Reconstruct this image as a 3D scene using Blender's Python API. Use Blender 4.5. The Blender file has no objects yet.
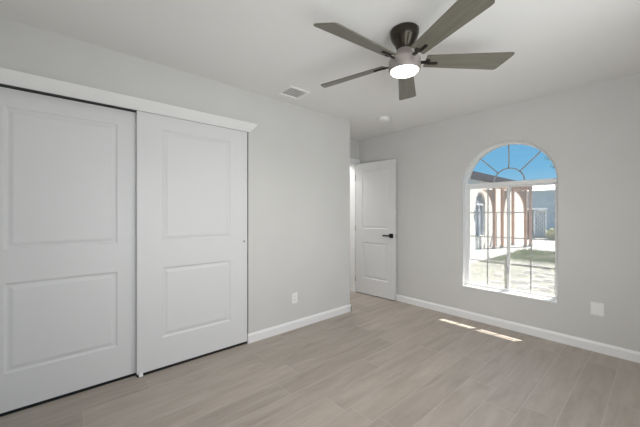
import bpy, bmesh, math, random
from mathutils import Vector, Matrix

random.seed(7)
R = math.radians
SC = bpy.context.scene
COL = SC.collection

# ------------------------------------------------------------------ camera, world, sun, lights, exposure
CAM = Vector((2.63, 0.0, 1.252))
FPX = 299.0
cam_d = bpy.data.cameras.new('camera')
cam_d.sensor_width = 36.0
cam_d.lens = FPX / 640.0 * 36.0
cam_d.clip_start = 0.02
cam_d.clip_end = 200
cam = bpy.data.objects.new('camera', cam_d)
cam.location = CAM
cam.rotation_euler = (R(90), 0, R(48.8))
COL.objects.link(cam)
SC.camera = cam

SC.view_settings.view_transform = 'Standard'
SC.view_settings.look = 'None'
SC.view_settings.gamma = 1.0
SC.view_settings.use_curve_mapping = False
SC.view_settings.exposure = 1.06

wd = bpy.data.worlds.new('world')
SC.world = wd
wd.use_nodes = True
nt = wd.node_tree
nt.nodes.clear()
o_ = nt.nodes.new('ShaderNodeOutputWorld')
bg = nt.nodes.new('ShaderNodeBackground')
tc = nt.nodes.new('ShaderNodeTexCoord')
sp = nt.nodes.new('ShaderNodeSeparateXYZ')
rp = nt.nodes.new('ShaderNodeValToRGB')
rp.color_ramp.elements[0].position = 0.0
rp.color_ramp.elements[0].color = (0.42, 0.66, 0.80, 1)
rp.color_ramp.elements[1].position = 0.45
rp.color_ramp.elements[1].color = (0.09, 0.30, 0.62, 1)
e = rp.color_ramp.elements.new(0.13)
e.color = (0.20, 0.50, 0.76, 1)
nt.links.new(tc.outputs['Generated'], sp.inputs[0])
nt.links.new(sp.outputs['Z'], rp.inputs[0])
nt.links.new(rp.outputs[0], bg.inputs['Color'])
bg.inputs['Strength'].default_value = 0.47
nt.links.new(bg.outputs[0], o_.inputs[0])

sun_d = bpy.data.lights.new('sun', 'SUN')
sun_d.energy = 6.5
sun_d.angle = R(0.6)
sun_d.color = (1.0, 0.95, 0.87)
sun = bpy.data.objects.new('sun', sun_d)
sun.rotation_euler = Vector((-0.31, -0.57, -1.0)).to_track_quat('-Z', 'Y').to_euler()
sun.location = (6, 12, 14)
COL.objects.link(sun)


def area(name, loc, direction, sx, sy, power, color=(1, 1, 1)):
    d = bpy.data.lights.new(name, 'AREA')
    d.shape = 'RECTANGLE'
    d.size = sx
    d.size_y = sy
    d.energy = power
    d.color = color
    o = bpy.data.objects.new(name, d)
    o.location = loc
    o.rotation_euler = Vector(direction).to_track_quat('-Z', 'Y').to_euler()
    COL.objects.link(o)
    return o


# added fill lamps out of view: side wall, near wall and entry hall
P_SIDE, P_HALL, P_LENS, P_NEAR = 11.6, 8, 6, 2.8
side = area('side_fill', (3.11, 1.10, 1.30), (-1, 0.34, 0.24), 2.0, 1.6, P_SIDE, (1.0, 0.985, 0.96))
side.data.spread = R(150)
near = area('near_fill', (1.75, -0.43, 0.95), (0, 1, -0.22), 2.2, 1.2, P_NEAR, (1.0, 0.985, 0.96))  # unseen fill before the solid near wall, no doorway there
near.data.spread = R(130)
area('hall_fill', (-1.25, 3.25, 2.40), (0, 0, -1), 0.8, 0.5, P_HALL, (1.0, 0.985, 0.96))  # unseen lamp added to brighten the hall and entry door

# ------------------------------------------------------------------ helpers


def mat(name, color, rough=0.5, metal=0.0, spec=0.5):
    m = bpy.data.materials.new(name)
    m.use_nodes = True
    b = m.node_tree.nodes['Principled BSDF']
    b.inputs['Base Color'].default_value = (*color, 1)
    b.inputs['Roughness'].default_value = rough
    b.inputs['Metallic'].default_value = metal
    b.inputs['Specular IOR Level'].default_value = spec
    return m


def N(m, t):
    return m.node_tree.nodes.new(t)


def L(m, a, b):
    m.node_tree.links.new(a, b)


def noise_mat(name, c1, c2, scale, rough=0.6, bump=0.0, stretch=(1, 1, 1), metal=0.0, detail=6, bump_scale=None, spec=0.4):
    m = mat(name, c1, rough, metal, spec)
    b = m.node_tree.nodes['Principled BSDF']
    t = N(m, 'ShaderNodeTexCoord')
    mp = N(m, 'ShaderNodeMapping')
    mp.inputs['Scale'].default_value = stretch
    n = N(m, 'ShaderNodeTexNoise')
    n.inputs['Scale'].default_value = scale
    n.inputs['Detail'].default_value = detail
    r = N(m, 'ShaderNodeValToRGB')
    r.color_ramp.elements[0].position = 0.3
    r.color_ramp.elements[1].position = 0.7
    r.color_ramp.elements[0].color = (*c1, 1)
    r.color_ramp.elements[1].color = (*c2, 1)
    L(m, t.outputs['Object'], mp.inputs[0])
    L(m, mp.outputs[0], n.inputs['Vector'])
    L(m, n.outputs['Fac'], r.inputs[0])
    L(m, r.outputs[0], b.inputs['Base Color'])
    if bump:
        n2 = N(m, 'ShaderNodeTexNoise')
        n2.inputs['Scale'].default_value = bump_scale or scale
        n2.inputs['Detail'].default_value = 3
        L(m, mp.outputs[0], n2.inputs['Vector'])
        bp = N(m, 'ShaderNodeBump')
        bp.inputs['Strength'].default_value = bump
        bp.inputs['Distance'].default_value = 0.002
        L(m, n2.outputs['Fac'], bp.inputs['Height'])
        L(m, bp.outputs[0], b.inputs['Normal'])
    return m


def link(name, bm, m, parent=None, smooth=False, recalc=True):
    if recalc:
        bmesh.ops.recalc_face_normals(bm, faces=bm.faces)
    me = bpy.data.meshes.new(name)
    bm.to_mesh(me)
    bm.free()
    if m:
        me.materials.append(m)
    if smooth:
        for p in me.polygons:
            p.use_smooth = True
        try:
            me.set_sharp_from_angle(angle=R(38))
        except Exception:
            pass
    o = bpy.data.objects.new(name, me)
    COL.objects.link(o)
    if parent is not None:
        o.parent = parent
    return o


def tag(o, label, cat, group=None, kind=None):
    if label:
        o['label'] = label
    if cat:
        o['category'] = cat
    if group:
        o['group'] = group
    if kind:
        o['kind'] = kind
    return o


def struct(o, label=None, cat=None):
    o['kind'] = 'structure'
    if label:
        o['label'] = label
    if cat:
        o['category'] = cat
    return o


def empty(name, loc=(0, 0, 0), rz=0.0, label=None, cat=None, group=None, kind=None):
    o = bpy.data.objects.new(name, None)
    o.empty_display_size = 0.1
    o.location = loc
    o.rotation_euler = (0, 0, rz)
    COL.objects.link(o)
    return tag(o, label, cat, group, kind)


def box(bm, x0, y0, z0, x1, y1, z1, bev=0.0, M=None):
    vs = [bm.verts.new((x, y, z)) for x in (x0, x1) for y in (y0, y1) for z in (z0, z1)]
    f = [(0, 1, 3, 2), (4, 6, 7, 5), (0, 4, 5, 1), (2, 3, 7, 6), (0, 2, 6, 4), (1, 5, 7, 3)]
    fs = [bm.faces.new([vs[i] for i in q]) for q in f]
    if bev:
        es = list({ed for fa in fs for ed in fa.edges})
        r = bmesh.ops.bevel(bm, geom=es, offset=bev, segments=2, affect='EDGES', profile=0.5)
        vs = list({v for v in vs if v.is_valid} | {v for v in r['verts']})
    if M is not None:
        for v in vs:
            v.co = M @ v.co
    return vs


def bx(*a, **k):
    bm = bmesh.new()
    box(bm, *a, **k)
    return bm


def lathe(bm, prof, cx=0, cy=0, cz=0, seg=40, M=None):
    rings = []
    for (r, z) in prof:
        ring = []
        if r < 1e-6:
            ring = [bm.verts.new((cx, cy, cz + z))]
        else:
            for k in range(seg):
                a = 2 * math.pi * k / seg
                ring.append(bm.verts.new((cx + r * math.cos(a), cy + r * math.sin(a), cz + z)))
        rings.append(ring)
    for a, b in zip(rings, rings[1:]):
        for k in range(seg):
            k2 = (k + 1) % seg
            if len(a) == 1 and len(b) == 1:
                continue
            if len(a) == 1:
                bm.faces.new((a[0], b[k], b[k2]))
            elif len(b) == 1:
                bm.faces.new((a[k], b[0], a[k2]))
            else:
                bm.faces.new((a[k], b[k], b[k2], a[k2]))
    if M is not None:
        for ring in rings:
            for v in ring:
                v.co = M @ v.co


def tube(bm, pts, r0, r1=None, seg=8):
    r1 = r0 if r1 is None else r1
    pts = [Vector(p) for p in pts]
    rings = []
    n = len(pts)
    for i, p in enumerate(pts):
        d = (pts[min(i + 1, n - 1)] - pts[max(i - 1, 0)]).normalized()
        u = d.cross(Vector((0, 0, 1)))
        if u.length < 1e-3:
            u = Vector((1, 0, 0))
        u.normalize()
        w = d.cross(u)
        r = r0 + (r1 - r0) * i / max(1, n - 1)
        rings.append([bm.verts.new(p + u * r * math.cos(2 * math.pi * k / seg) + w * r * math.sin(2 * math.pi * k / seg)) for k in range(seg)])
    for a, b in zip(rings, rings[1:]):
        for k in range(seg):
            bm.faces.new((a[k], a[(k + 1) % seg], b[(k + 1) % seg], b[k]))
    bm.faces.new(rings[0][::-1])
    bm.faces.new(rings[-1])


def prism(bm, outline, axis, a0, a1, M=None):
    """closed outline of (u,v) pairs extruded along axis 'X','Y','Z' from a0 to a1"""
    def mk(u, v, a):
        return {'X': (a, u, v), 'Y': (u, a, v), 'Z': (u, v, a)}[axis]
    lo = [bm.verts.new(mk(u, v, a0)) for u, v in outline]
    hi = [bm.verts.new(mk(u, v, a1)) for u, v in outline]
    n = len(outline)
    bm.faces.new(lo[::-1])
    bm.faces.new(hi)
    for i in range(n):
        bm.faces.new((lo[i], lo[(i + 1) % n], hi[(i + 1) % n], hi[i]))
    if M is not None:
        for v in lo + hi:
            v.co = M @ v.co


def ground_point(px, py, z=-0.1):
    d = FPX * (CAM.z - z) / (py - 213.5)
    return ray(px, d)


def ray(px, d):
    t = (px - 320) / FPX
    a = R(48.8)
    return Vector((CAM.x + d * (-math.sin(a) + math.cos(a) * t), CAM.y + d * (math.cos(a) + math.sin(a) * t), 0))


# ------------------------------------------------------------------ materials
M_wall = noise_mat('wall_paint', (0.665, 0.660, 0.648), (0.685, 0.680, 0.668), 3.0, 0.75, 0.12, bump_scale=160)
M_ceil = noise_mat('ceiling_paint', (0.855, 0.85, 0.842), (0.87, 0.865, 0.857), 2.0, 0.8, 0.12, bump_scale=150)
M_trim = mat('trim_white', (0.90, 0.90, 0.905), 0.38)
M_door = mat('door_white', (0.77, 0.772, 0.778), 0.42)
M_vinyl = mat('vinyl_white', (0.84, 0.845, 0.85), 0.35)
M_grille = mat('grille_grey', (0.42, 0.44, 0.46), 0.4)
M_grille_light = mat('grille_light', (0.52, 0.53, 0.54), 0.4)
M_black = mat('black_metal', (0.012, 0.012, 0.012), 0.35, 0.6)
M_plate = mat('plate_white', (0.92, 0.92, 0.915), 0.35)
M_stucco_duct = mat('duct_grey', (0.55, 0.55, 0.55), 0.7)
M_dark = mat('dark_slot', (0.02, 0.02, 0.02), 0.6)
M_chrome = mat('chrome', (0.65, 0.65, 0.66), 0.25, 1.0)
M_nickel = mat('finger_pull_nickel', (0.40, 0.39, 0.38), 0.35, 0.8)
M_bronze = mat('fan_bronze', (0.055, 0.048, 0.038), 0.25, 0.85)
M_nickel_fan = mat('fan_housing', (0.40, 0.36, 0.34), 0.38, 0.55)
M_blade = noise_mat('fan_blade_wood', (0.135, 0.128, 0.10), (0.195, 0.185, 0.155), 9.0, 0.32, 0, stretch=(0.35, 6, 6), detail=8)
M_bracket = mat('fan_bracket_dark', (0.03, 0.026, 0.022), 0.35, 0.7)
M_closet_in = mat('closet_dark', (0.30, 0.29, 0.28), 0.8)

M_lens = bpy.data.materials.new('fan_light_lens')
M_lens.use_nodes = True
M_lens.node_tree.nodes.clear()
_e = N(M_lens, 'ShaderNodeEmission')
_e.inputs['Color'].default_value = (1.0, 0.955, 0.88, 1)
_e.inputs['Strength'].default_value = P_LENS
_o = N(M_lens, 'ShaderNodeOutputMaterial')
L(M_lens, _e.outputs[0], _o.inputs[0])


def glass_mat(name, milk, tint=(1, 1, 1)):
    m = bpy.data.materials.new(name)
    m.use_nodes = True
    m.node_tree.nodes.clear()
    t = N(m, 'ShaderNodeBsdfTransparent')
    t.inputs['Color'].default_value = (*tint, 1)
    g = N(m, 'ShaderNodeBsdfGlossy')
    g.inputs['Roughness'].default_value = 0.02
    mx = N(m, 'ShaderNodeMixShader')
    o = N(m, 'ShaderNodeOutputMaterial')
    mx.inputs[0].default_value = 0.03
    L(m, t.outputs[0], mx.inputs[1])
    L(m, g.outputs[0], mx.inputs[2])
    out = mx.outputs[0]
    if milk:
        tr = N(m, 'ShaderNodeBsdfTranslucent')
        tr.inputs['Color'].default_value = (0.95, 0.95, 0.95, 1)
        m2 = N(m, 'ShaderNodeMixShader')
        m2.inputs[0].default_value = milk
        L(m, out, m2.inputs[1])
        L(m, tr.outputs[0], m2.inputs[2])
        out = m2.outputs[0]
    L(m, out, o.inputs[0])
    return m


M_glass = glass_mat('clear_glass', 0.0, (0.97, 0.985, 1.0))
M_milk = glass_mat('milky_glass', 0.27)  # translucent white mixed evenly into the pane

# wood-look plank tile floor
PW, PL = 0.182, 1.22
M_floor = mat('floor_plank_tile', (0.35, 0.30, 0.26), 0.42, 0, 0.45)
_b = M_floor.node_tree.nodes['Principled BSDF']
_t = N(M_floor, 'ShaderNodeTexCoord')
_s = N(M_floor, 'ShaderNodeSeparateXYZ')
_c = N(M_floor, 'ShaderNodeCombineXYZ')
L(M_floor, _t.outputs['Object'], _s.inputs[0])


def MATH(m, op, a, b=None):
    n = N(m, 'ShaderNodeMath')
    n.operation = op
    for i, v in enumerate((a, b)):
        if v is None:
            continue
        if isinstance(v, (int, float)):
            n.inputs[i].default_value = v
        else:
            L(m, v, n.inputs[i])
    return n.outputs[0]


_u = MATH(M_floor, 'DIVIDE', MATH(M_floor, 'SUBTRACT', _s.outputs['X'], 1.850 - 30 * PW), PW)   # across planks
_row = MATH(M_floor, 'FLOOR', _u)
_fu = MATH(M_floor, 'SUBTRACT', _u, _row)
_wn = N(M_floor, 'ShaderNodeTexWhiteNoise')
_wn.noise_dimensions = '1D'
L(M_floor, _row, _wn.inputs['W'])
_v = MATH(M_floor, 'ADD', MATH(M_floor, 'DIVIDE', MATH(M_floor, 'ADD', _s.outputs['Y'], 30.0), PL), _wn.outputs['Value'])
_colm = MATH(M_floor, 'FLOOR', _v)
_fv = MATH(M_floor, 'SUBTRACT', _v, _colm)
# distance to joint
_du = MATH(M_floor, 'MULTIPLY', MATH(M_floor, 'MINIMUM', _fu, MATH(M_floor, 'SUBTRACT', 1.0, _fu)), PW)
_dv = MATH(M_floor, 'MULTIPLY', MATH(M_floor, 'MINIMUM', _fv, MATH(M_floor, 'SUBTRACT', 1.0, _fv)), PL)
_dj = MATH(M_floor, 'MINIMUM', _du, _dv)
_g = N(M_floor, 'ShaderNodeMapRange')
_g.inputs['From Min'].default_value = 0.0010
_g.inputs['From Max'].default_value = 0.0024
_g.inputs['To Min'].default_value = 1.0
_g.inputs['To Max'].default_value = 0.0
L(M_floor, _dj, _g.inputs['Value'])
# per-plank random
_pr = N(M_floor, 'ShaderNodeTexWhiteNoise')
_pr.noise_dimensions = '2D'
_pc = N(M_floor, 'ShaderNodeCombineXYZ')
L(M_floor, _row, _pc.inputs[0])
L(M_floor, _colm, _pc.inputs[1])
L(M_floor, _pc.outputs[0], _pr.inputs['Vector'])
# grain
_gc = N(M_floor, 'ShaderNodeCombineXYZ')
L(M_floor, MATH(M_floor, 'MULTIPLY', _s.outputs['X'], 9.0), _gc.inputs[0])
L(M_floor, MATH(M_floor, 'MULTIPLY', _s.outputs['Y'], 1.3), _gc.inputs[1])
L(M_floor, MATH(M_floor, 'MULTIPLY', _pr.outputs['Value'], 40.0), _gc.inputs[2])
_n1 = N(M_floor, 'ShaderNodeTexNoise')
_n1.inputs['Scale'].default_value = 1.6
_n1.inputs['Detail'].default_value = 7
_n1.inputs['Roughness'].default_value = 0.6
_n1.inputs['Distortion'].default_value = 0.6
L(M_floor, _gc.outputs[0], _n1.inputs['Vector'])
_r1 = N(M_floor, 'ShaderNodeValToRGB')
_r1.color_ramp.elements[0].position = 0.28
_r1.color_ramp.elements[0].color = (0.345, 0.297, 0.253, 1)
_r1.color_ramp.elements[1].position = 0.74
_r1.color_ramp.elements[1].color = (0.470, 0.416, 0.368, 1)
L(M_floor, _n1.outputs['Fac'], _r1.inputs[0])
_hv = N(M_floor, 'ShaderNodeHueSaturation')
_mr = N(M_floor, 'ShaderNodeMapRange')
_mr.inputs['To Min'].default_value = 0.93
_mr.inputs['To Max'].default_value = 1.07
L(M_floor, _pr.outputs['Value'], _mr.inputs['Value'])
L(M_floor, _mr.outputs[0], _hv.inputs['Value'])
L(M_floor, _r1.outputs[0], _hv.inputs['Color'])
_mix = N(M_floor, 'ShaderNodeMix')
_mix.data_type = 'RGBA'
L(M_floor, _g.outputs[0], _mix.inputs['Factor'])
L(M_floor, _hv.outputs[0], _mix.inputs[6])
_mix.inputs[7].default_value = (0.50, 0.455, 0.412, 1)
L(M_floor, _mix.outputs[2], _b.inputs['Base Color'])
_bp = N(M_floor, 'ShaderNodeBump')
_bp.inputs['Strength'].default_value = 0.5
_bp.inputs['Distance'].default_value = 0.001
_bp.invert = True
L(M_floor, _g.outputs[0], _bp.inputs['Height'])
L(M_floor, _bp.outputs[0], _b.inputs['Normal'])

# outdoors
M_dirt = noise_mat('dry_ground', (0.066, 0.069, 0.040), (0.118, 0.107, 0.085), 2.2, 0.95, 0.6, bump_scale=9)
M_conc = noise_mat('pale_concrete', (0.34, 0.33, 0.315), (0.40, 0.39, 0.375), 2.5, 0.9)
M_stucco = noise_mat('cream_stucco', (0.80, 0.76, 0.68), (0.84, 0.80, 0.73), 2.0, 0.9, 0.3, bump_scale=60)
M_stucco2 = noise_mat('pale_grey_stucco', (0.93, 0.86, 0.79), (0.95, 0.89, 0.83), 2.0, 0.9)
M_roof = noise_mat('dark_roof_fascia', (0.045, 0.045, 0.055), (0.06, 0.06, 0.07), 12, 0.8)
M_soffit = mat('eave_soffit', (0.55, 0.52, 0.50), 0.8)
M_whiteroof = mat('white_roof', (0.85, 0.85, 0.84), 0.7)
M_post = noise_mat('brown_timber', (0.50, 0.29, 0.19), (0.60, 0.37, 0.26), 7, 0.7, 0.3, stretch=(5, 5, 0.6))
M_grass = noise_mat('green_grass', (0.30, 0.34, 0.15), (0.50, 0.49, 0.29), 1.2, 0.9)
M_stone = noise_mat('pale_stone', (0.17, 0.16, 0.145), (0.25, 0.235, 0.215), 6, 0.9)
M_leaf = noise_mat('tree_leaf', (0.10, 0.13, 0.05), (0.20, 0.22, 0.09), 5, 0.7)
M_bark = noise_mat('tree_bark', (0.16, 0.12, 0.09), (0.25, 0.20, 0.16), 10, 0.9)
M_shrub = noise_mat('dry_shrub', (0.42, 0.42, 0.24), (0.58, 0.56, 0.36), 5, 0.9)
M_win_dark = mat('far_window_glass', (0.26, 0.28, 0.32), 0.12)
M_screen = mat('lattice_pale', (0.92, 0.91, 0.89), 0.7)
M_screen_shade = mat('screen_shade', (0.10, 0.11, 0.13), 0.7)  # dark colour stands for the shaded side and the gaps

# ------------------------------------------------------------------ room shell
H = 2.44
YW = 3.67         # inner face of the window wall
XS = 3.12         # inner face of the unseen side wall
YN = -0.45        # inner face of the unseen near wall
XE = -0.595       # face of the entry-door wall
YC = 2.81         # end of the closet wall
O0, O1, OZ = -0.43, 1.383, 2.045   # closet opening

struct(link('floor', bx(-1.9, YN - 0.12, -0.1, XS + 0.12, YW + 0.18, 0.0), M_floor))
struct(link('ceiling', bx(-1.9, YN - 0.12, H, XS + 0.12, YW + 0.18, H + 0.12), M_ceil))

# closet wall, with its opening and the end that turns into the entry
bm = bmesh.new()
box(bm, -0.115, O1, 0, 0, YC, H)
box(bm, -0.115, O0, OZ, 0, O1, H)
box(bm, -0.115, YN - 0.12, 0, 0, O0, H)
struct(link('wall_left', bm, M_wall))
struct(link('wall_closet', bx(XE - 0.11, YC - 0.11, 0, -0.115, YC, H), M_wall))
struct(link('wall_closet_back', bx(-0.72, YN - 0.12, 0, -0.62, YC - 0.11, H), M_closet_in))

# window wall with an arched opening
WX0, WX1 = 1.050, 1.964
WXC, WR = (WX0 + WX1) / 2, (WX1 - WX0) / 2
WZ0, WZS = 0.372, 1.585
WT = 0.18
NA = 40
arch = [(WXC - WR * math.cos(math.pi * k / NA), WZS + WR * math.sin(math.pi * k / NA)) for k in range(NA + 1)]
bm = bmesh.new()
XL, XR = -1.9, XS + 0.12
for y in (YW, YW + WT):
    def q(*pts):
        bm.faces.new([bm.verts.new((px, y, pz)) for px, pz in pts])
    q((XL, 0), (WX0, 0), (WX0, H), (XL, H))
    q((WX1, 0), (XR, 0), (XR, H), (WX1, H))
    q((WX0, 0), (WX1, 0), (WX1, WZ0), (WX0, WZ0))
    for (a, b), (c, d) in zip(arch, arch[1:]):
        q((a, b), (c, d), (c, H), (a, H))
loop = [(WX0, WZ0)] + arch + [(WX1, WZ0)]
n = len(loop)
for i in range(n):
    (a, b), (c, d) = loop[i], loop[(i + 1) % n]
    bm.faces.new([bm.verts.new(p) for p in ((a, YW, b), (c, YW, d), (c, YW + WT, d), (a, YW + WT, b))])
box(bm, XL, YW + 0.01, H - 0.02, XR, YW + WT - 0.01, H)
bmesh.ops.remove_doubles(bm, verts=bm.verts, dist=1e-5)
struct(link('wall_right', bm, M_wall, recalc=True))

# entry wall with the doorway, hall beyond
DY0, DY1, DZ = 2.905, 3.585, 2.035
bm = bmesh.new()
box(bm, XE - 0.11, DY1, 0, XE, YW, H)
box(bm, XE - 0.11, DY0, DZ, XE, DY1, H)
box(bm, XE - 0.11, YC, 0, XE, DY0, H)
struct(link('wall_entry', bm, M_wall))
struct(link('wall_hall', bx(-1.9, YC - 0.11, 0, -1.8, YW, H), M_wall))
struct(link('wall_hall_side', bx(-1.8, YC - 0.22, 0, XE - 0.11, YC - 0.11, H), M_wall))

# unseen side wall with an opening added for the fill lamp, and the near wall
bm = bmesh.new()
sy0, sy1, sz0, sz1 = 0.10, 2.10, 0.50, 2.10
box(bm, XS, YN - 0.12, 0, XS + 0.12, sy0, H)
box(bm, XS, sy1, 0, XS + 0.12, YW, H)
box(bm, XS, sy0, 0, XS + 0.12, sy1, sz0)
box(bm, XS, sy0, sz1, XS + 0.12, sy1, H)
struct(link('wall_side', bm, M_wall))
bm = bmesh.new()
box(bm, 0, YN - 0.12, 0, XS, YN, H)
struct(link('wall_near', bm, M_wall))

# baseboards: profile (distance from wall, height)
BB = [(0, 0), (0.015, 0), (0.015, 0.070), (0.009, 0.082), (0.005, 0.090), (0, 0.090)]


def baseboard(name, segs):
    bm = bmesh.new()
    for ax, wall, sgn, a0, a1 in segs:
        if ax == 'Y':
            prism(bm, [(wall + sgn * d, z) for d, z in BB], 'Y', a0, a1)
        else:
            prism(bm, [(wall + sgn * d, z) for d, z in BB], 'X', a0, a1)
    return struct(link(name, bm, M_trim))


baseboard('baseboard_left', [('Y', 0, 1, O1 - 0.010, YC + 0.015), ('X', YC, 1, XE + 0.018, 0.015)])
baseboard('baseboard_right', [('X', YW, -1, XE, XS)])
baseboard('baseboard_near', [('X', YN, 1, 0, XS)])
baseboard('baseboard_side', [('Y', XS, -1, YN + 0.013, YW - 0.013)])

# closet header: sloped crown strip with mitred returns
prof = [(0.002, 2.037), (0.010, 2.037), (0.016, 2.041), (0.068, 2.106), (0.070, 2.111), (0.002, 2.111)]
bm = bmesh.new()
lo, hi = [], []
for p, z in prof:
    ext = max(0, p - 0.002) * 1.0
    lo.append(bm.verts.new((p, O0 - ext, z)))
    hi.append(bm.verts.new((p, O1 + ext, z)))
bm.faces.new(lo)
bm.faces.new(hi[::-1])
for i in range(len(prof)):
    j = (i + 1) % len(prof)
    bm.faces.new((lo[i], lo[j], hi[j], hi[i]))
struct(link('trim_1', bm, M_trim))
# closet jamb lining and sliding track (dark gap behind the header)
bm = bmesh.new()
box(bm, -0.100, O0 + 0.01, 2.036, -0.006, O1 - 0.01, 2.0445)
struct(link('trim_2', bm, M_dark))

bm = bmesh.new()  # dark strips stand in for the shade under the closet doors
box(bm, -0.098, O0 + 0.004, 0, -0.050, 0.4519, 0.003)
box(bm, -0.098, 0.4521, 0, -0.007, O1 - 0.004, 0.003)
struct(link('closet_gap_shade', bm, M_dark))

# entry door casing (three boards with a stepped profile)
bm = bmesh.new()
cw = 0.085
box(bm, XE, DY1, 0, XE + 0.016, DY1 + cw - 0.001, DZ + cw, 0.003)
box(bm, XE, DY0 - cw, 0, XE + 0.016, DY0, DZ + cw, 0.003)
box(bm, XE, DY0, DZ, XE + 0.016, DY1, DZ + cw, 0.003)
box(bm, XE - 0.11, DY1 - 0.016, 0, XE, DY1, DZ)
box(bm, XE - 0.11, DY0, 0, XE, DY0 + 0.016, DZ)
box(bm, XE - 0.11, DY0 + 0.016, DZ - 0.016, XE, DY1 - 0.016, DZ)
struct(link('trim_3', bm, M_trim))

# ------------------------------------------------------------------ two-panel moulded doors
# local frame: u across, z up, front face at w = 0 facing +w, thickness t behind it


def frame_faces(bm, w, h, panels, t, M):
    """stiles and rails around the panel openings, both faces, plus the edges"""
    us = [0, panels[0][0], panels[0][1], w]
    zs = [0]
    for p in panels:
        zs += [p[2], p[3]]
    zs.append(h)
    for side in (0.0, -t):
        for i in range(3):
            for j in range(len(zs) - 1):
                if i == 1 and j % 2 == 1:
                    continue
                bm.faces.new([bm.verts.new(M @ Vector(p)) for p in
                              ((us[i], side, zs[j]), (us[i + 1], side, zs[j]), (us[i + 1], side, zs[j + 1]), (us[i], side, zs[j + 1]))])
    ring = [(0, 0), (w, 0), (w, h), (0, h)]
    for i in range(4):
        (a, b), (c, d) = ring[i], ring[(i + 1) % 4]
        bm.faces.new([bm.verts.new(M @ Vector(p)) for p in ((a, 0, b), (c, 0, d), (c, -t, d), (a, -t, b))])
    bmesh.ops.remove_doubles(bm, verts=bm.verts, dist=1e-5)


def panel_faces(bm, p, t, M):
    u0, u1, z0, z1 = p
    steps = [(0, 0), (0.004, 0.0005), (0.013, 0.008), (0.022, 0.0085), (0.040, 0.003), (0.046, 0.002)]
    for s in (1, -1):
        prev = None
        for ins, dep in steps:
            wv = -dep if s > 0 else -t + dep
            r = [bm.verts.new(M @ Vector(q)) for q in ((u0 + ins, wv, z0 + ins), (u1 - ins, wv, z0 + ins), (u1 - ins, wv, z1 - ins), (u0 + ins, wv, z1 - ins))]
            if prev:
                for k in range(4):
                    bm.faces.new((prev[k], prev[(k + 1) % 4], r[(k + 1) % 4], r[k]))
            prev = r
        bm.faces.new(prev)


def panel_door(root, w, h, panels, t, M, m):
    bm = bmesh.new()
    frame_faces(bm, w, h, panels, t, M)
    slab = link('door_slab', bm, m, root)
    for p in panels:
        bm = bmesh.new()
        panel_faces(bm, p, t, M)
        link('door_panel', bm, m, root)
    return slab


# sliding closet doors: face toward +X, u along +Y
def MX(x, y, z):
    return Matrix(((0, 1, 0, x), (1, 0, 0, y), (0, 0, 1, z), (0, 0, 0, 1)))


# near door (right in the picture), slides in the front track
RD0, RD1 = 0.452, 1.372
d2 = struct(empty('door_2', (0, 0, 0)), 'white two-panel sliding closet door with a finger pull, in front of the other', 'door')
w2 = RD1 - RD0
panel_door(d2, w2, 2.016, [(0.173, w2 - 0.167, 0.233, 0.800), (0.173, w2 - 0.167, 1.005, 1.907)], 0.034, MX(-0.004, RD0, 0.021), M_door)
bm = bmesh.new()
Mp = Matrix.Translation((-0.004, 1.340, 0.985)) @ Matrix.Rotation(R(90), 4, 'Y')
lathe(bm, [(0.0, 0.0005), (0.0075, 0.0006), (0.009, 0.0022), (0.0105, 0.0018), (0.0105, -0.004), (0.0, -0.004)], seg=20, M=Mp)
pl = link('finger_pull', bm, M_nickel, d2, True)
pl['label'] = 'small grey round finger pull'

LD0, LD1 = -0.428, 0.505
d3 = struct(empty('door_3', (0, 0, 0)), 'white two-panel sliding closet door at the left, behind the other', 'door')
w3 = LD1 - LD0
panel_door(d3, w3, 2.011, [(0.172, w3 - 0.169, 0.233, 0.800), (0.172, w3 - 0.169, 1.005, 1.902)], 0.034, MX(-0.048, LD0, 0.021), M_door)

# white nylon floor guide under the overlap
bm = bmesh.new()
box(bm, -0.046, 0.462, 0.0031, 0.012, 0.492, 0.006, 0.001)
box(bm, -0.002, 0.464, 0.006, 0.009, 0.490, 0.030, 0.002)
box(bm, -0.0465, 0.464, 0.006, -0.0395, 0.490, 0.030, 0.001)
tag(link('door_guide', bm, M_plate), 'small white plastic floor guide under the closet door edge', 'door guide')

# entry door, swung open against the window wall
hx, hy = XE + 0.020, 3.562
fx, fy = 0.118, 3.614
ang = math.atan2(fy - hy, fx - hx)
DW = 0.705
d1 = struct(empty('door_1', (hx, hy, 0), ang), 'white two-panel room door standing open against the window wall', 'door')
# local: u along +x, front face toward -y  -> matrix maps (u, w, z) with w -> -y
MD = Matrix(((1, 0, 0, 0), (0, -1, 0, 0), (0, 0, 1, 0.012), (0, 0, 0, 1)))
slab = panel_door(d1, DW, 2.020, [(0.125, DW - 0.120, 0.238, 0.80), (0.125, DW - 0.120, 1.005, 1.905)], 0.035, MD, M_door)
for o in d1.children:
    pass
# lever set: square rose, neck, flat lever
kx, kz = DW - 0.062, 0.930
for s, yb in ((-1, 0.0), (1, 0.035)):
    if s == 1:
        break
    bm = bmesh.new()
    box(bm, kx - 0.031, -0.0085, kz - 0.031, kx + 0.031, 0.0, kz + 0.031, 0.002)
    rose = link('lever_rose', bm, M_black, d1)
    rose['label'] = 'black square rose plate'
    bm = bmesh.new()
    tube(bm, [(kx, -0.008, kz), (kx, -0.045, kz)], 0.010, seg=14)
    box(bm, kx - 0.115, -0.053, kz - 0.010, kx + 0.012, -0.040, kz + 0.010, 0.002)
    lv = link('lever_handle', bm, M_black, d1)
    lv['label'] = 'black straight lever handle'
bm = bmesh.new()
box(bm, DW, 0.006, kz - 0.028, DW + 0.0015, 0.029, kz + 0.028)
box(bm, DW + 0.0015, 0.011, kz - 0.009, DW + 0.011, 0.024, kz + 0.009, 0.002)
lt = link('latch', bm, M_chrome, d1)
lt['label'] = 'bright metal latch plate on the door edge'
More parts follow.
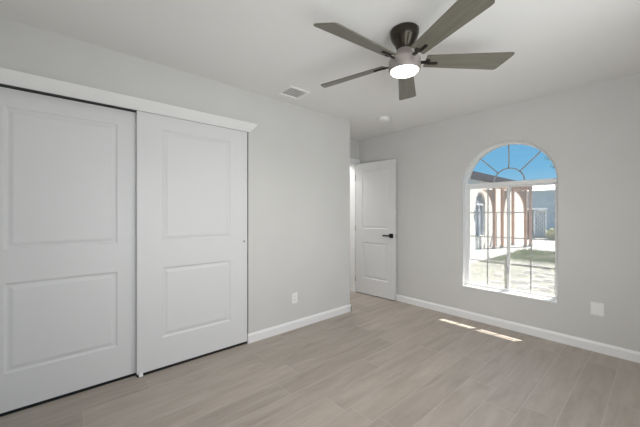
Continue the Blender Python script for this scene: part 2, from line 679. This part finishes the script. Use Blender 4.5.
for z in (0.22, 1.02, 1.82):
    bm = bmesh.new()
    tube(bm, [(-0.004, -0.004, z - 0.045), (-0.004, -0.004, z + 0.045)], 0.006, seg=12)
    hg = link('hinge', bm, M_nickel, d1)

# ------------------------------------------------------------------ the arched window
w1 = struct(empty('window_1', (WXC, YW + 0.10, WZ0)), 'arched white vinyl window with fanlight over two sliding sashes', 'window')
w1_off = -w1.location


def wlink(name, bm, m, parent, smooth=False):
    for v in bm.verts:
        v.co += w1_off
    return link(name, bm, m, parent, smooth)


FY0, FY1 = YW + 0.075, YW + 0.135     # frame depth
fw = 0.022
bm = bmesh.new()
# frame: sweep a rectangle round the opening
outer = [(WX0 + 0.0005, WZ0 + 0.0005)] + [(WXC - (WR - .0005) * math.cos(math.pi * k / NA), WZS + (WR - .0005) * math.sin(math.pi * k / NA)) for k in range(NA + 1)] + [(WX1 - .0005, WZ0 + .0005)]
inner = [(WX0 + fw, WZ0 + fw)] + [(WXC - (WR - fw) * math.cos(math.pi * k / NA), WZS + (WR - fw) * math.sin(math.pi * k / NA)) for k in range(NA + 1)] + [(WX1 - fw, WZ0 + fw)]
n = len(outer)
rings = []
for y in (FY0, FY1):
    rings.append([bm.verts.new((a, y, b)) for a, b in outer])
    rings.append([bm.verts.new((a, y, b)) for a, b in inner])
o0, i0, o1, i1 = rings
for k in range(n):
    j = (k + 1) % n
    bm.faces.new((o0[k], o0[j], i0[j], i0[k]))
    bm.faces.new((o1[k], i1[k], i1[j], o1[j]))
    bm.faces.new((i0[k], i0[j], i1[j], i1[k]))
    bm.faces.new((o0[k], o1[k], o1[j], o0[j]))
wf = wlink('window_frame', bm, M_vinyl, w1)
# transom bar
TZ0, TZ1 = 1.560, 1.607
wlink('transom_bar', bx(WX0 + fw - .004, FY0 - 0.004, TZ0, WX1 - fw + .004, FY1, TZ1, 0.003), M_vinyl, w1)
# painted reveal lining (arched)
bm = bmesh.new()
lin = [(WXC - (WR - .002) * math.cos(math.pi * k / NA), WZS + (WR - .002) * math.sin(math.pi * k / NA)) for k in range(NA + 1)]
lin = [(WX0 + .002, WZ0)] + lin + [(WX1 - .002, WZ0)]
a_ = [bm.verts.new((x, YW - 0.001, z)) for x, z in lin]
b_ = [bm.verts.new((x, FY0, z)) for x, z in lin]
for k in range(len(lin) - 1):
    bm.faces.new((a_[k], a_[k + 1], b_[k + 1], b_[k]))
wlink('reveal_lining', bm, M_trim, w1)
# stool (sill board)
wlink('sill', bx(WX0 + 0.003, YW - 0.006, WZ0 - 0.001, WX1 - 0.003, FY0, WZ0 + 0.014, 0.003), M_vinyl, w1)
# sashes
SZ0, SZ1 = WZ0 + fw, TZ0
xm = WXC - 0.004


def sash(x0, x1, yc, name):
    s = 0.020
    bm = bmesh.new()
    y0, y1 = yc - 0.011, yc + 0.011
    box(bm, x0, y0, SZ0, x0 + s, y1, SZ1)
    box(bm, x1 - s, y0, SZ0, x1, y1, SZ1)
    box(bm, x0 + s, y0, SZ0, x1 - s, y1, SZ0 + s)
    box(bm, x0 + s, y0, SZ1 - s * 0.7, x1 - s, y1, SZ1)
    so = wlink(name, bm, M_vinyl, w1)
    gx0, gx1, gz0, gz1 = x0 + s, x1 - s, SZ0 + s, SZ1 - s * 0.7
    bm = bmesh.new()
    bm.faces.new([bm.verts.new(p) for p in ((gx0, yc, gz0), (gx1, yc, gz0), (gx1, yc, gz1), (gx0, yc, gz1))])
    wlink('glass_pane', bm, M_milk, so)
    bm = bmesh.new()
    gw = 0.006
    xc = (gx0 + gx1) / 2
    box(bm, xc - gw, yc + 0.003, gz0, xc + gw, yc + 0.008, gz1)
    for k in (1, 2, 3):
        z = gz0 + (gz1 - gz0) * k / 4
        box(bm, gx0, yc + 0.0025, z - gw, gx1, yc + 0.0075, z + gw)
    g = wlink('sash_grille', bm, M_grille_light, so)
    return so


sa = sash(WX0 + fw, xm + 0.020, FY0 + 0.018, 'sash')
sb = sash(xm - 0.014, WX1 - fw, FY0 + 0.043, 'sash')
bm = bmesh.new()
box(bm, xm + 0.000, FY0 - 0.002, 0.58, xm + 0.010, FY0 + 0.008, 0.66, 0.002)
wlink('sash_latch', bm, M_grille, sa)
# fanlight glass and grille
fz = TZ1
rin = WR - fw
bm = bmesh.new()
yc = FY0 + 0.030
pts = []
a0 = math.asin(max(0, (fz - WZS)) / rin)
for k in range(NA + 1):
    a = a0 + (math.pi - 2 * a0) * k / NA
    pts.append((WXC - rin * math.cos(a), WZS + rin * math.sin(a)))
bm.faces.new([bm.verts.new((x, yc, z)) for x, z in pts])
wlink('fanlight_glass', bm, M_glass, w1)
bm = bmesh.new()
rh = 0.150
gw = 0.0065


def arcbar(bm, r, a0, a1, cz, n=24):
    vs = []
    for k in range(n + 1):
        a = a0 + (a1 - a0) * k / n
        vs.append([bm.verts.new((WXC - rr * math.cos(a), yy, cz + rr * math.sin(a))) for rr in (r - gw, r + gw) for yy in (yc + 0.003, yc + 0.010)])
    for p, q_ in zip(vs, vs[1:]):
        for i, j in ((0, 1), (1, 3), (3, 2), (2, 0)):
            bm.faces.new((p[i], p[j], q_[j], q_[i]))


arcbar(bm, rh, 0.03, math.pi - 0.03, fz)
for a in (45, 90, 135):
    ca, sa_ = math.cos(R(a)), math.sin(R(a))
    # reach to the frame: solve |hub centre + s*dir - arch centre| = rin
    dz = fz - WZS
    bq = sa_ * dz
    s_end = -bq + math.sqrt(bq * bq - dz * dz + rin * rin)
    p0 = Vector((WXC + ca * rh, 0, fz + sa_ * rh))
    p1 = Vector((WXC + ca * s_end, 0, fz + sa_ * s_end))
    nrm = Vector((-sa_, 0, ca)) * gw
    vs = []
    for y in (yc + 0.003, yc + 0.010):
        for p in (p0 + nrm, p0 - nrm, p1 - nrm, p1 + nrm):
            vs.append(bm.verts.new((p.x, y, p.z)))
    for f in ((0, 1, 2, 3), (4, 7, 6, 5), (0, 3, 7, 4), (1, 5, 6, 2)):
        bm.faces.new([vs[i] for i in f])
wlink('fanlight_grille', bm, M_grille, w1)

# ------------------------------------------------------------------ ceiling fan
FX, FYY = 1.531, 1.690
fan = empty('ceiling_fan', (FX, FYY, H), 0, 'five-blade ceiling fan in dark bronze with grey-brown wood blades and a lit disc', 'ceiling fan')
bm = bmesh.new()
lathe(bm, [(0, 0), (0.086, 0.0), (0.091, -0.006), (0.090, -0.032), (0.082, -0.058), (0.062, -0.092), (0.050, -0.118), (0.047, -0.132), (0.0, -0.132)], seg=48)
link('mount_canopy', bm, M_bronze, fan, True)
bm = bmesh.new()
lathe(bm, [(0, -0.128), (0.047, -0.128), (0.054, -0.145), (0.074, -0.170), (0.082, -0.186), (0.0, -0.186)], seg=48)
link('motor_neck', bm, M_nickel_fan, fan, True)
bm = bmesh.new()
lathe(bm, [(0, -0.186), (0.088, -0.186), (0.097, -0.192), (0.101, -0.202), (0.101, -0.256), (0.099, -0.266), (0.0945, -0.269), (0.088, -0.267), (0.088, -0.2625), (0.0, -0.2625)], seg=56)
hs = link('motor_housing', bm, M_nickel_fan, fan, True)
bm = bmesh.new()
lathe(bm, [(0, -0.262), (0.086, -0.262), (0.086, -0.2695), (0.082, -0.2735), (0.066, -0.2765), (0, -0.278)], seg=56)
link('light_lens', bm, M_lens, fan, True)
ld = bpy.data.lights.new('fan_lamp', 'SPOT')
ld.energy = 20
ld.spot_size = R(172)
ld.spot_blend = 1.0
ld.shadow_soft_size = 0.004
ld.color = (1.0, 0.955, 0.88)
lo_ = bpy.data.objects.new('fan_lamp', ld)
lo_.location = (0, 0, -0.284)
COL.objects.link(lo_)
lo_.parent = fan
# blades; angle of blade axis in world
base_ang = R(48.8) + R(0.0)
blade_me = None
PITCH = R(-17)
for k in range(5):
    a = base_ang + k * R(72)
    Mz = Matrix.Rotation(a, 4, 'Z')
    Mb = Mz @ Matrix.Translation((0, 0, -0.200)) @ Matrix.Rotation(PITCH, 4, 'X')
    # outline along local x; chamfered outer corners
    ol = [(0.135, -0.050), (0.660, -0.073), (0.671, -0.070), (0.676, -0.058), (0.671, -0.042), (0.630, 0.058), (0.620, 0.068), (0.606, 0.071), (0.135, 0.048)]
    bm = bmesh.new()
    prism(bm, ol, 'Z', -0.004, 0.004)
    es = [e for e in bm.edges if abs((e.verts[0].co - e.verts[1].co).z) < 1e-6]
    bmesh.ops.bevel(bm, geom=es, offset=0.0015, segments=2, affect='EDGES')
    b = link('fan_blade', bm, M_blade, fan)
    b.matrix_local = Mb
    # bracket: arm from housing, fork plate under the blade root
    bm = bmesh.new()
    box(bm, 0.100, -0.011, -0.013, 0.150, 0.011, -0.005, 0.002)
    box(bm, 0.145, 0.000, -0.012, 0.215, 0.018, -0.0042, 0.002)
    box(bm, 0.135, -0.022, -0.0125, 0.160, 0.012, -0.0045, 0.002)
    for sx, sy in ((0.165, 0.009), (0.200, 0.009)):
        tube(bm, [(sx, sy, -0.012), (sx, sy, -0.0145)], 0.004, seg=8)
    br = link('blade_bracket', bm, M_bracket, b)
# two hull screws on housing
# ------------------------------------------------------------------ ceiling register and smoke detector
VX, VY = 0.254, 1.734
vent = empty('ceiling_vent', (VX, VY, H), 0, 'white square air register in the ceiling above the closet wall', 'vent')
bm = bmesh.new()
vx, vy, vb = 0.116, 0.120, 0.026
for s in (-1, 1):
    box(bm, s * vx - (vb if s > 0 else 0), -vy, -0.012, s * vx + (vb if s < 0 else 0), vy, -0.0005, 0.003)
    box(bm, -vx + vb, s * vy - (vb if s > 0 else 0), -0.012, vx - vb, s * vy + (vb if s < 0 else 0), -0.0005, 0.003)
link('vent_frame', bm, M_plate, vent)
link('vent_duct', bx(-vx + vb, -vy + vb, -0.0015, vx - vb, vy - vb, -0.0005), M_stucco_duct, vent)
ns = 6
for k in range(ns):
    bm = bmesh.new()
    xx = -vx + vb + (2 * (vx - vb)) * (k + 0.5) / ns
    Ms = Matrix.Translation((xx, 0, -0.006)) @ Matrix.Rotation(R(14), 4, 'Y')
    box(bm, -0.0155, -vy + vb, -0.0006, 0.0155, vy - vb, 0.0006, 0, Ms)
    link('vent_slat', bm, M_plate, vent)

sd = empty('smoke_detector', (0.352, 3.045, H), 0, 'round white smoke detector on the ceiling near the entry', 'smoke detector')
bm = bmesh.new()
lathe(bm, [(0, 0), (0.078, 0), (0.080, -0.008), (0.078, -0.012), (0, -0.012)], seg=36)
link('mounting_base', bm, M_plate, sd, True)
bm = bmesh.new()
lathe(bm, [(0, -0.012), (0.070, -0.012), (0.073, -0.020), (0.069, -0.034), (0.058, -0.040), (0.022, -0.042), (0, -0.042)], seg=36)
link('sensor_cover', bm, M_plate, sd, True)

# ------------------------------------------------------------------ wall plates
OY, OZc = 1.935, 0.333
ot = empty('wall_outlet', (0.0, OY, OZc), 0, 'white duplex power outlet low on the wall beside the closet', 'outlet')
link('cover_plate', bx(0.0003, -0.035, -0.057, 0.006, 0.035, 0.057, 0.002), M_plate, ot)
for z in (-0.020, 0.020):
    bm = bmesh.new()
    ol = [(-0.017, -0.009), (-0.012, -0.014), (0.012, -0.014), (0.017, -0.009), (0.017, 0.009), (0.012, 0.014), (-0.012, 0.014), (-0.017, 0.009)]
    prism(bm, [(u, v + z) for u, v in ol], 'X', 0.0055, 0.0085)
    s = link('socket', bm, M_plate, ot)
    bm = bmesh.new()
    box(bm, 0.0083, -0.0075, z - 0.001, 0.0089, -0.0050, z + 0.008)
    box(bm, 0.0083, 0.0050, z - 0.001, 0.0089, 0.0075, z + 0.007)
    box(bm, 0.0083, -0.0025, z - 0.010, 0.0089, 0.0025, z - 0.005)
    link('socket_slots', bm, M_dark, s)

pt = empty('wall_plate', (2.247, YW, 0.388), 0, 'white wall plate to the right of the arched window', 'wall plate')
link('cover_plate', bx(-0.044, -0.006, -0.058, 0.044, -0.0003, 0.058, 0.002), M_plate, pt)
sw = link('plate_insert', bx(-0.0175, -0.0088, -0.035, 0.0175, -0.0055, 0.035, 0.0015), M_plate, pt)
for zz in (-0.048, 0.048):
    bm = bmesh.new()
    tube(bm, [(0, -0.0055, zz), (0, -0.0070, zz)], 0.003, seg=10)
    link('screw', bm, M_nickel, pt)

# ------------------------------------------------------------------ outdoors
GZ = -0.10
struct(link('ground', bx(-14, YW + WT, GZ - 0.3, 16, 40, GZ), M_dirt))
# our own roof edge above the window, which keeps the sun off all but the sill
bm = bmesh.new()
box(bm, -0.6, YW + WT, 2.50, 5.0, 4.79, 2.56)
struct(link('eave', bm, M_soffit))
struct(link('patio', bx(-1.88, 13.1, GZ, 6.0, 19.6, GZ + 0.012), M_conc))
struct(link('path', bx(-1.88, 6.0, GZ, -0.75, 13.1, GZ + 0.012), M_conc))

# house wing on the left: wall, arched window, eave
WGX = -1.9
wing = empty('house_wing', (WGX - 2, 13, GZ), 0, 'cream stucco house wing with an arched window and dark eave', 'building')
wo = Vector((-(WGX - 2), -13, -GZ))


def olink(name, bm, m, parent, off):
    for v in bm.verts:
        v.co += off
    return link(name, bm, m, parent)


AY, AR, AS, AB = 12.08, 0.46, 1.60, 0.40
yA, yB = 7.0, 17.5
ol = [(yA, GZ), (yB, GZ), (yB, 2.50), (yA, 2.50)]
bm = bmesh.new()
ar = [(AY - AR * math.cos(math.pi * k / 24), AS + AR * math.sin(math.pi * k / 24)) for k in range(25)]


def qx(pts, x=WGX):
    bm.faces.new([bm.verts.new((x, a, b)) for a, b in pts])


qx([(yA, GZ), (AY - AR, GZ), (AY - AR, 2.5), (yA, 2.5)])
qx([(AY + AR, GZ), (yB, GZ), (yB, 2.5), (AY + AR, 2.5)])
qx([(AY - AR, GZ), (AY + AR, GZ), (AY + AR, AB), (AY - AR, AB)])
for (a, b), (c, d) in zip(ar, ar[1:]):
    qx([(a, b), (c, d), (c, 2.5), (a, 2.5)])
lp = [(AY - AR, AB)] + ar + [(AY + AR, AB)]
for k in range(len(lp)):
    (a, b), (c, d) = lp[k], lp[(k + 1) % len(lp)]
    bm.faces.new([bm.verts.new(p) for p in ((WGX, a, b), (WGX, c, d), (WGX - 0.12, c, d), (WGX - 0.12, a, b))])
for y in (yA, yB):
    bm.faces.new([bm.verts.new(p) for p in ((WGX, y, GZ), (WGX - 4, y, GZ), (WGX - 4, y, 2.5), (WGX, y, 2.5))])
bmesh.ops.remove_doubles(bm, verts=bm.verts, dist=1e-5)
olink('wall', bm, M_stucco, wing, wo)
bm = bmesh.new()
bm.faces.new([bm.verts.new((WGX - 0.09, a, b)) for a, b in lp])
wn_ = olink('window', bm, M_win_dark, wing, wo)
bm = bmesh.new()
box(bm, WGX - 0.09, AY - AR, AS - 0.035, WGX - 0.04, AY + AR, AS + 0.035)
box(bm, WGX - 0.09, AY - 0.025, AB, WGX - 0.05, AY + 0.025, AS)
box(bm, WGX - 0.09, AY - AR, AB, WGX - 0.04, AY - AR + 0.05, AS)
box(bm, WGX - 0.09, AY + AR - 0.05, AB, WGX - 0.04, AY + AR, AS)
olink('window_bars', bm, M_vinyl, wn_, wo)
bm = bmesh.new()
EX = -1.84
prism(bm, [(EX, 2.50), (EX, 2.786), (WGX - 2.0, 3.05), (WGX - 4.2, 2.786), (WGX - 4.2, 2.50)], 'Y', yA - 0.1, yB + 0.02)
olink('roof', bm, M_roof, wing, wo)

# timber pergola before the wing: braced posts in pairs
def post(px, d, side_dirs, label, w=0.095):
    p = ray(px, d)
    root = empty('pergola_post', (p.x, p.y, GZ), 0, label, 'post', None)
    h = 2.30
    link('shaft', bx(-w / 2, -w / 2, 0.10, w / 2, w / 2, h, 0.006), M_post, root)
    link('base_block', bx(-w * .72, -w * .72, 0.0, w * .72, w * .72, 0.10, 0.008), M_conc, root)
    for (dx, dy) in side_dirs:
        # curved knee brace: a quarter arc widening towards the beam
        n_ = 12
        bm = bmesh.new()
        prev = None
        for k in range(n_ + 1):
            a = math.pi / 2 * k / n_
            u_out = 0.46 * (1 - math.cos(a)) + w / 2
            z_ = 1.40 + 0.84 * math.sin(a)
            u_in = w / 2 - 0.01
            hw = 0.045
            ring = []
            for u, s in ((u_in, -hw), (u_in, hw), (u_out, hw), (u_out, -hw)):
                ring.append(bm.verts.new((dx * u - dy * s, dy * u + dx * s, z_)))
            if prev:
                for i in range(4):
                    j = (i + 1) % 4
                    bm.faces.new((prev[i], prev[j], ring[j], ring[i]))
            else:
                bm.faces.new(ring[::-1])
            prev = ring
        bm.faces.new(prev)
        link('brace', bm, M_post, root)
    return p


tx, ty = math.cos(R(48.8)), math.sin(R(48.8))
lx, ly = -tx, -ty
pA = post(494.3, 11.3, [(-0.55, -0.83)], 'brown timber post nearest the arched wing window, braced to its left')
pB = post(502.3, 11.55, [(0.45, 0.89)], 'brown timber post just left of the window mullion, braced to its right')
pC = post(513.0, 12.6, [], 'brown timber post just right of the window mullion, without a brace')
pD = post(525.6, 11.9, [(-0.66, -0.75)], 'brown timber post with an arched brace in the right sash')
pE = post(530.6, 12.1, [], 'brown timber post farthest right of the pergola')


def beam(p0, p1, z0, z1, w, ext, label):
    d = Vector((p1.x - p0.x, p1.y - p0.y, 0))
    Ln = d.length
    a = math.atan2(d.y, d.x)
    c = (p0 + p1) / 2
    root = link('pergola_beam', bx(-Ln / 2 - ext, -w / 2, 0, Ln / 2 + ext, w / 2, z1 - z0, 0.006), M_post)
    root.location = (c.x, c.y, z0)
    root.rotation_euler = (0, 0, a)
    return tag(root, label, 'beam')


beam(pA, pB, 2.20, 2.36, 0.10, 0.30, 'brown timber beam on the pair of posts left of the mullion')
beam(pC, pE, 2.201, 2.361, 0.10, 0.06, 'brown timber beam on the posts right of the mullion')

# neighbouring wall and building at the back
nb = empty('neighbour_building', (1.5, 27.0, GZ), 0, 'pale grey building with a white low roof at the far right behind the yard', 'building')
link('wall', bx(-12.0, 0, 0, 12, 5, 3.02), M_stucco2, nb)
bm = bmesh.new()
prism(bm, [(-0.10, 3.02), (5.1, 3.02), (2.5, 3.75), (-0.10, 3.06)], 'X', -12.1, 12.1)
link('roof', bm, M_whiteroof, nb)

# lattice utility screen
ls0, ls1 = ground_point(534.5, 237.5), ground_point(546.8, 237.5)
dvec = ls1 - ls0
LW = dvec.length
lroot = empty('lattice_screen', (ls0.x, ls0.y, GZ), math.atan2(dvec.y, dvec.x), 'pale lattice block screen with a white cap beside the far grey wall', 'screen')
LH = 1.62
bm = bmesh.new()
box(bm, 0, 0, 0.12, LW, 0.08, 0.16)
box(bm, 0, 0, LH - 0.10, LW, 0.08, LH - 0.06)
box(bm, 0, 0, 0.12, 0.04, 0.08, LH - 0.06)
box(bm, LW - 0.04, 0, 0.12, LW, 0.08, LH - 0.06)
nd = 3
cw_ = LW / nd
nrow = int((LH - 0.2) / cw_)
for i in range(nd):
    for j in range(nrow + 1):
        x0, z0 = i * cw_, 0.14 + j * cw_
        for s in (1, -1):
            cx_, cz_ = x0 + cw_ / 2, z0 + cw_ / 2
            if cz_ + cw_ * .5 > LH - 0.05:
                continue
            Mr = Matrix.Translation((cx_, 0.04, cz_)) @ Matrix.Rotation(s * R(45), 4, 'Y')
            box(bm, -cw_ * .70, -0.02, -0.024, cw_ * .70, 0.02, 0.024, 0, Mr)
link('lattice', bm, M_screen, lroot)
link('cap', bx(-0.03, -0.03, LH - 0.06, LW + 0.03, 0.75, LH + 0.03, 0.01), M_screen, lroot)
link('plinth', bx(-0.05, -0.05, 0, LW + 0.05, 0.75, 0.12, 0.01), M_conc, lroot)
sdp = link('side_panel', bx(LW - 0.03, 0.08, 0.12, LW, 0.72, LH - 0.06), M_screen_shade, lroot)
sdp['label'] = 'side panel coloured dark for its shade'
link('back_panel', bx(0.03, 0.64, 0.12, LW - 0.03, 0.70, LH - 0.06), M_screen_shade, lroot)


def leafy(bm, c, rad, n_, size, squash=0.8):
    for _ in range(n_):
        v = Vector((random.gauss(0, 1), random.gauss(0, 1), random.gauss(0, 1)))
        v = v.normalized() * (random.random() ** 0.45)
        p = Vector(c) + Vector((v.x * rad, v.y * rad, v.z * rad * squash))
        ax = Vector((random.uniform(-1, 1), random.uniform(-1, 1), random.uniform(-.6, 1))).normalized()
        u = ax.orthogonal().normalized()
        l_, w_ = size * random.uniform(.7, 1.3), size * .38
        bm.faces.new([bm.verts.new(q_) for q_ in (p, p + ax * l_ * .5 + u * w_, p + ax * l_, p + ax * l_ * .5 - u * w_)])


# dry shrubs by the screen
for (px, py, r_, lab) in ((553.5, 239.5, 0.32, 'dry pale shrub right of the lattice screen'),):
    g = ground_point(px, py)
    sh = empty('dry_shrub', (g.x, g.y, GZ), 0, lab, 'shrub')
    bm = bmesh.new()
    leafy(bm, (0, 0, r_ * .85), r_, 420, 0.13, 0.9)
    link('foliage', bm, M_shrub, sh, recalc=False)
    bm = bmesh.new()
    for k in range(6):
        a = k * 1.05
        tube(bm, [(0, 0, 0), (math.cos(a) * .1, math.sin(a) * .1, r_ * .5), (math.cos(a) * r_ * .6, math.sin(a) * r_ * .6, r_ * 1.1)], 0.014, 0.005, 5)
    link('stem', bm, M_bark, sh)

# tree whose branch tip hangs into the fanlight
tp = ray(566.5, 8.2)
tr = empty('yard_tree', (tp.x, tp.y, GZ), 0, 'slender tree with sparse leaves at right, branch tips showing in the fanlight', 'tree')
bm = bmesh.new()
tube(bm, [(0, 0, 0), (0.03, 0.02, 1.2), (0.0, 0.05, 2.4), (0.05, 0.05, 3.3)], 0.075, 0.03, 10)
link('trunk', bm, M_bark, tr)
tips = []
for k, (s, dz) in enumerate(((-0.34, 0.06), (-0.50, 0.26), (0.5, 0.2), (0.7, 0.6), (-0.15, 0.8))):
    p1 = Vector((tx * s, ty * s, 2.60 + dz))
    bm = bmesh.new()
    tube(bm, [(0.0, 0.05, 2.30), p1 * .5 + Vector((0, 0.02, 1.28)), p1], 0.018, 0.004, 6)
    link('branch', bm, M_bark, tr)
    tips.append(p1)
bm = bmesh.new()
for i, p in enumerate(tips):
    leafy(bm, p, 0.10 if i < 2 else 0.3, 12 if i < 2 else 120, 0.05 if i < 2 else 0.08)
link('foliage', bm, M_leaf, tr, recalc=False)

# grass (uncountable)
bm = bmesh.new()


def blade(x, y, h):
    a = random.uniform(0, math.pi)
    w_ = random.uniform(0.006, 0.013)
    lx_, ly_ = random.uniform(-.06, .06), random.uniform(-.06, .06)
    c_, s_ = math.cos(a) * w_, math.sin(a) * w_
    bm.faces.new([bm.verts.new(p) for p in ((x - c_, y - s_, GZ), (x + c_, y + s_, GZ), (x + lx_, y + ly_, GZ + h))])


for _ in range(7000):
    y = random.uniform(8.6, 13.0)
    x = random.uniform(-0.7, 3.2)
    if math.sin(x * 2.1 + y * 1.3) + math.sin(y * 2.7 - x) < 0.1 and random.random() < 0.8:
        continue
    blade(x, y, random.uniform(0.05, 0.17))
for _ in range(4200):
    y = random.uniform(4.9, 8.6)
    x = random.uniform(-1.8, 2.6)
    if x + random.gauss(0, .3) > 0.55 and random.random() < 0.75:
        continue
    blade(x, y, random.uniform(0.03, 0.10))
g = link('grass', bm, M_grass, recalc=False)
tag(g, 'patchy green grass growing on the dry yard outside the window', 'grass', None, 'stuff')

# pale stones lying on the yard
stone_spots = [(521, 276), (530, 273), (541, 277), (549.5, 282), (545, 291), (533, 287), (523, 289), (534, 281.3), (552, 275), (526, 283),
               (516, 283), (499, 276), (506, 271), (497, 283), (547, 270), (554, 288)]
for i, (px, py) in enumerate(stone_spots):
    g = ground_point(px, py)
    bm = bmesh.new()
    m_ = random.randint(6, 8)
    rr = random.uniform(0.07, 0.14)
    hh = random.uniform(0.03, 0.06)
    out_ = []
    for k in range(m_):
        a = 2 * math.pi * k / m_ + random.uniform(-.2, .2)
        q_ = rr * random.uniform(.75, 1.15)
        out_.append((q_ * math.cos(a) * 1.3, q_ * math.sin(a)))
    prism(bm, out_, 'Z', 0, hh)
    es = [e for e in bm.edges if e.verts[0].co.z > hh * .5 and e.verts[1].co.z > hh * .5]
    bmesh.ops.bevel(bm, geom=es, offset=hh * .4, segments=2, affect='EDGES')
    so = link('yard_stone', bm, M_stone)
    so.location = (g.x, g.y, GZ)
    so.rotation_euler = (0, 0, random.uniform(0, 3))
    tag(so, 'pale flat stone lying on the dry grass outside the arched window', 'stone', 'pale stones in the yard')
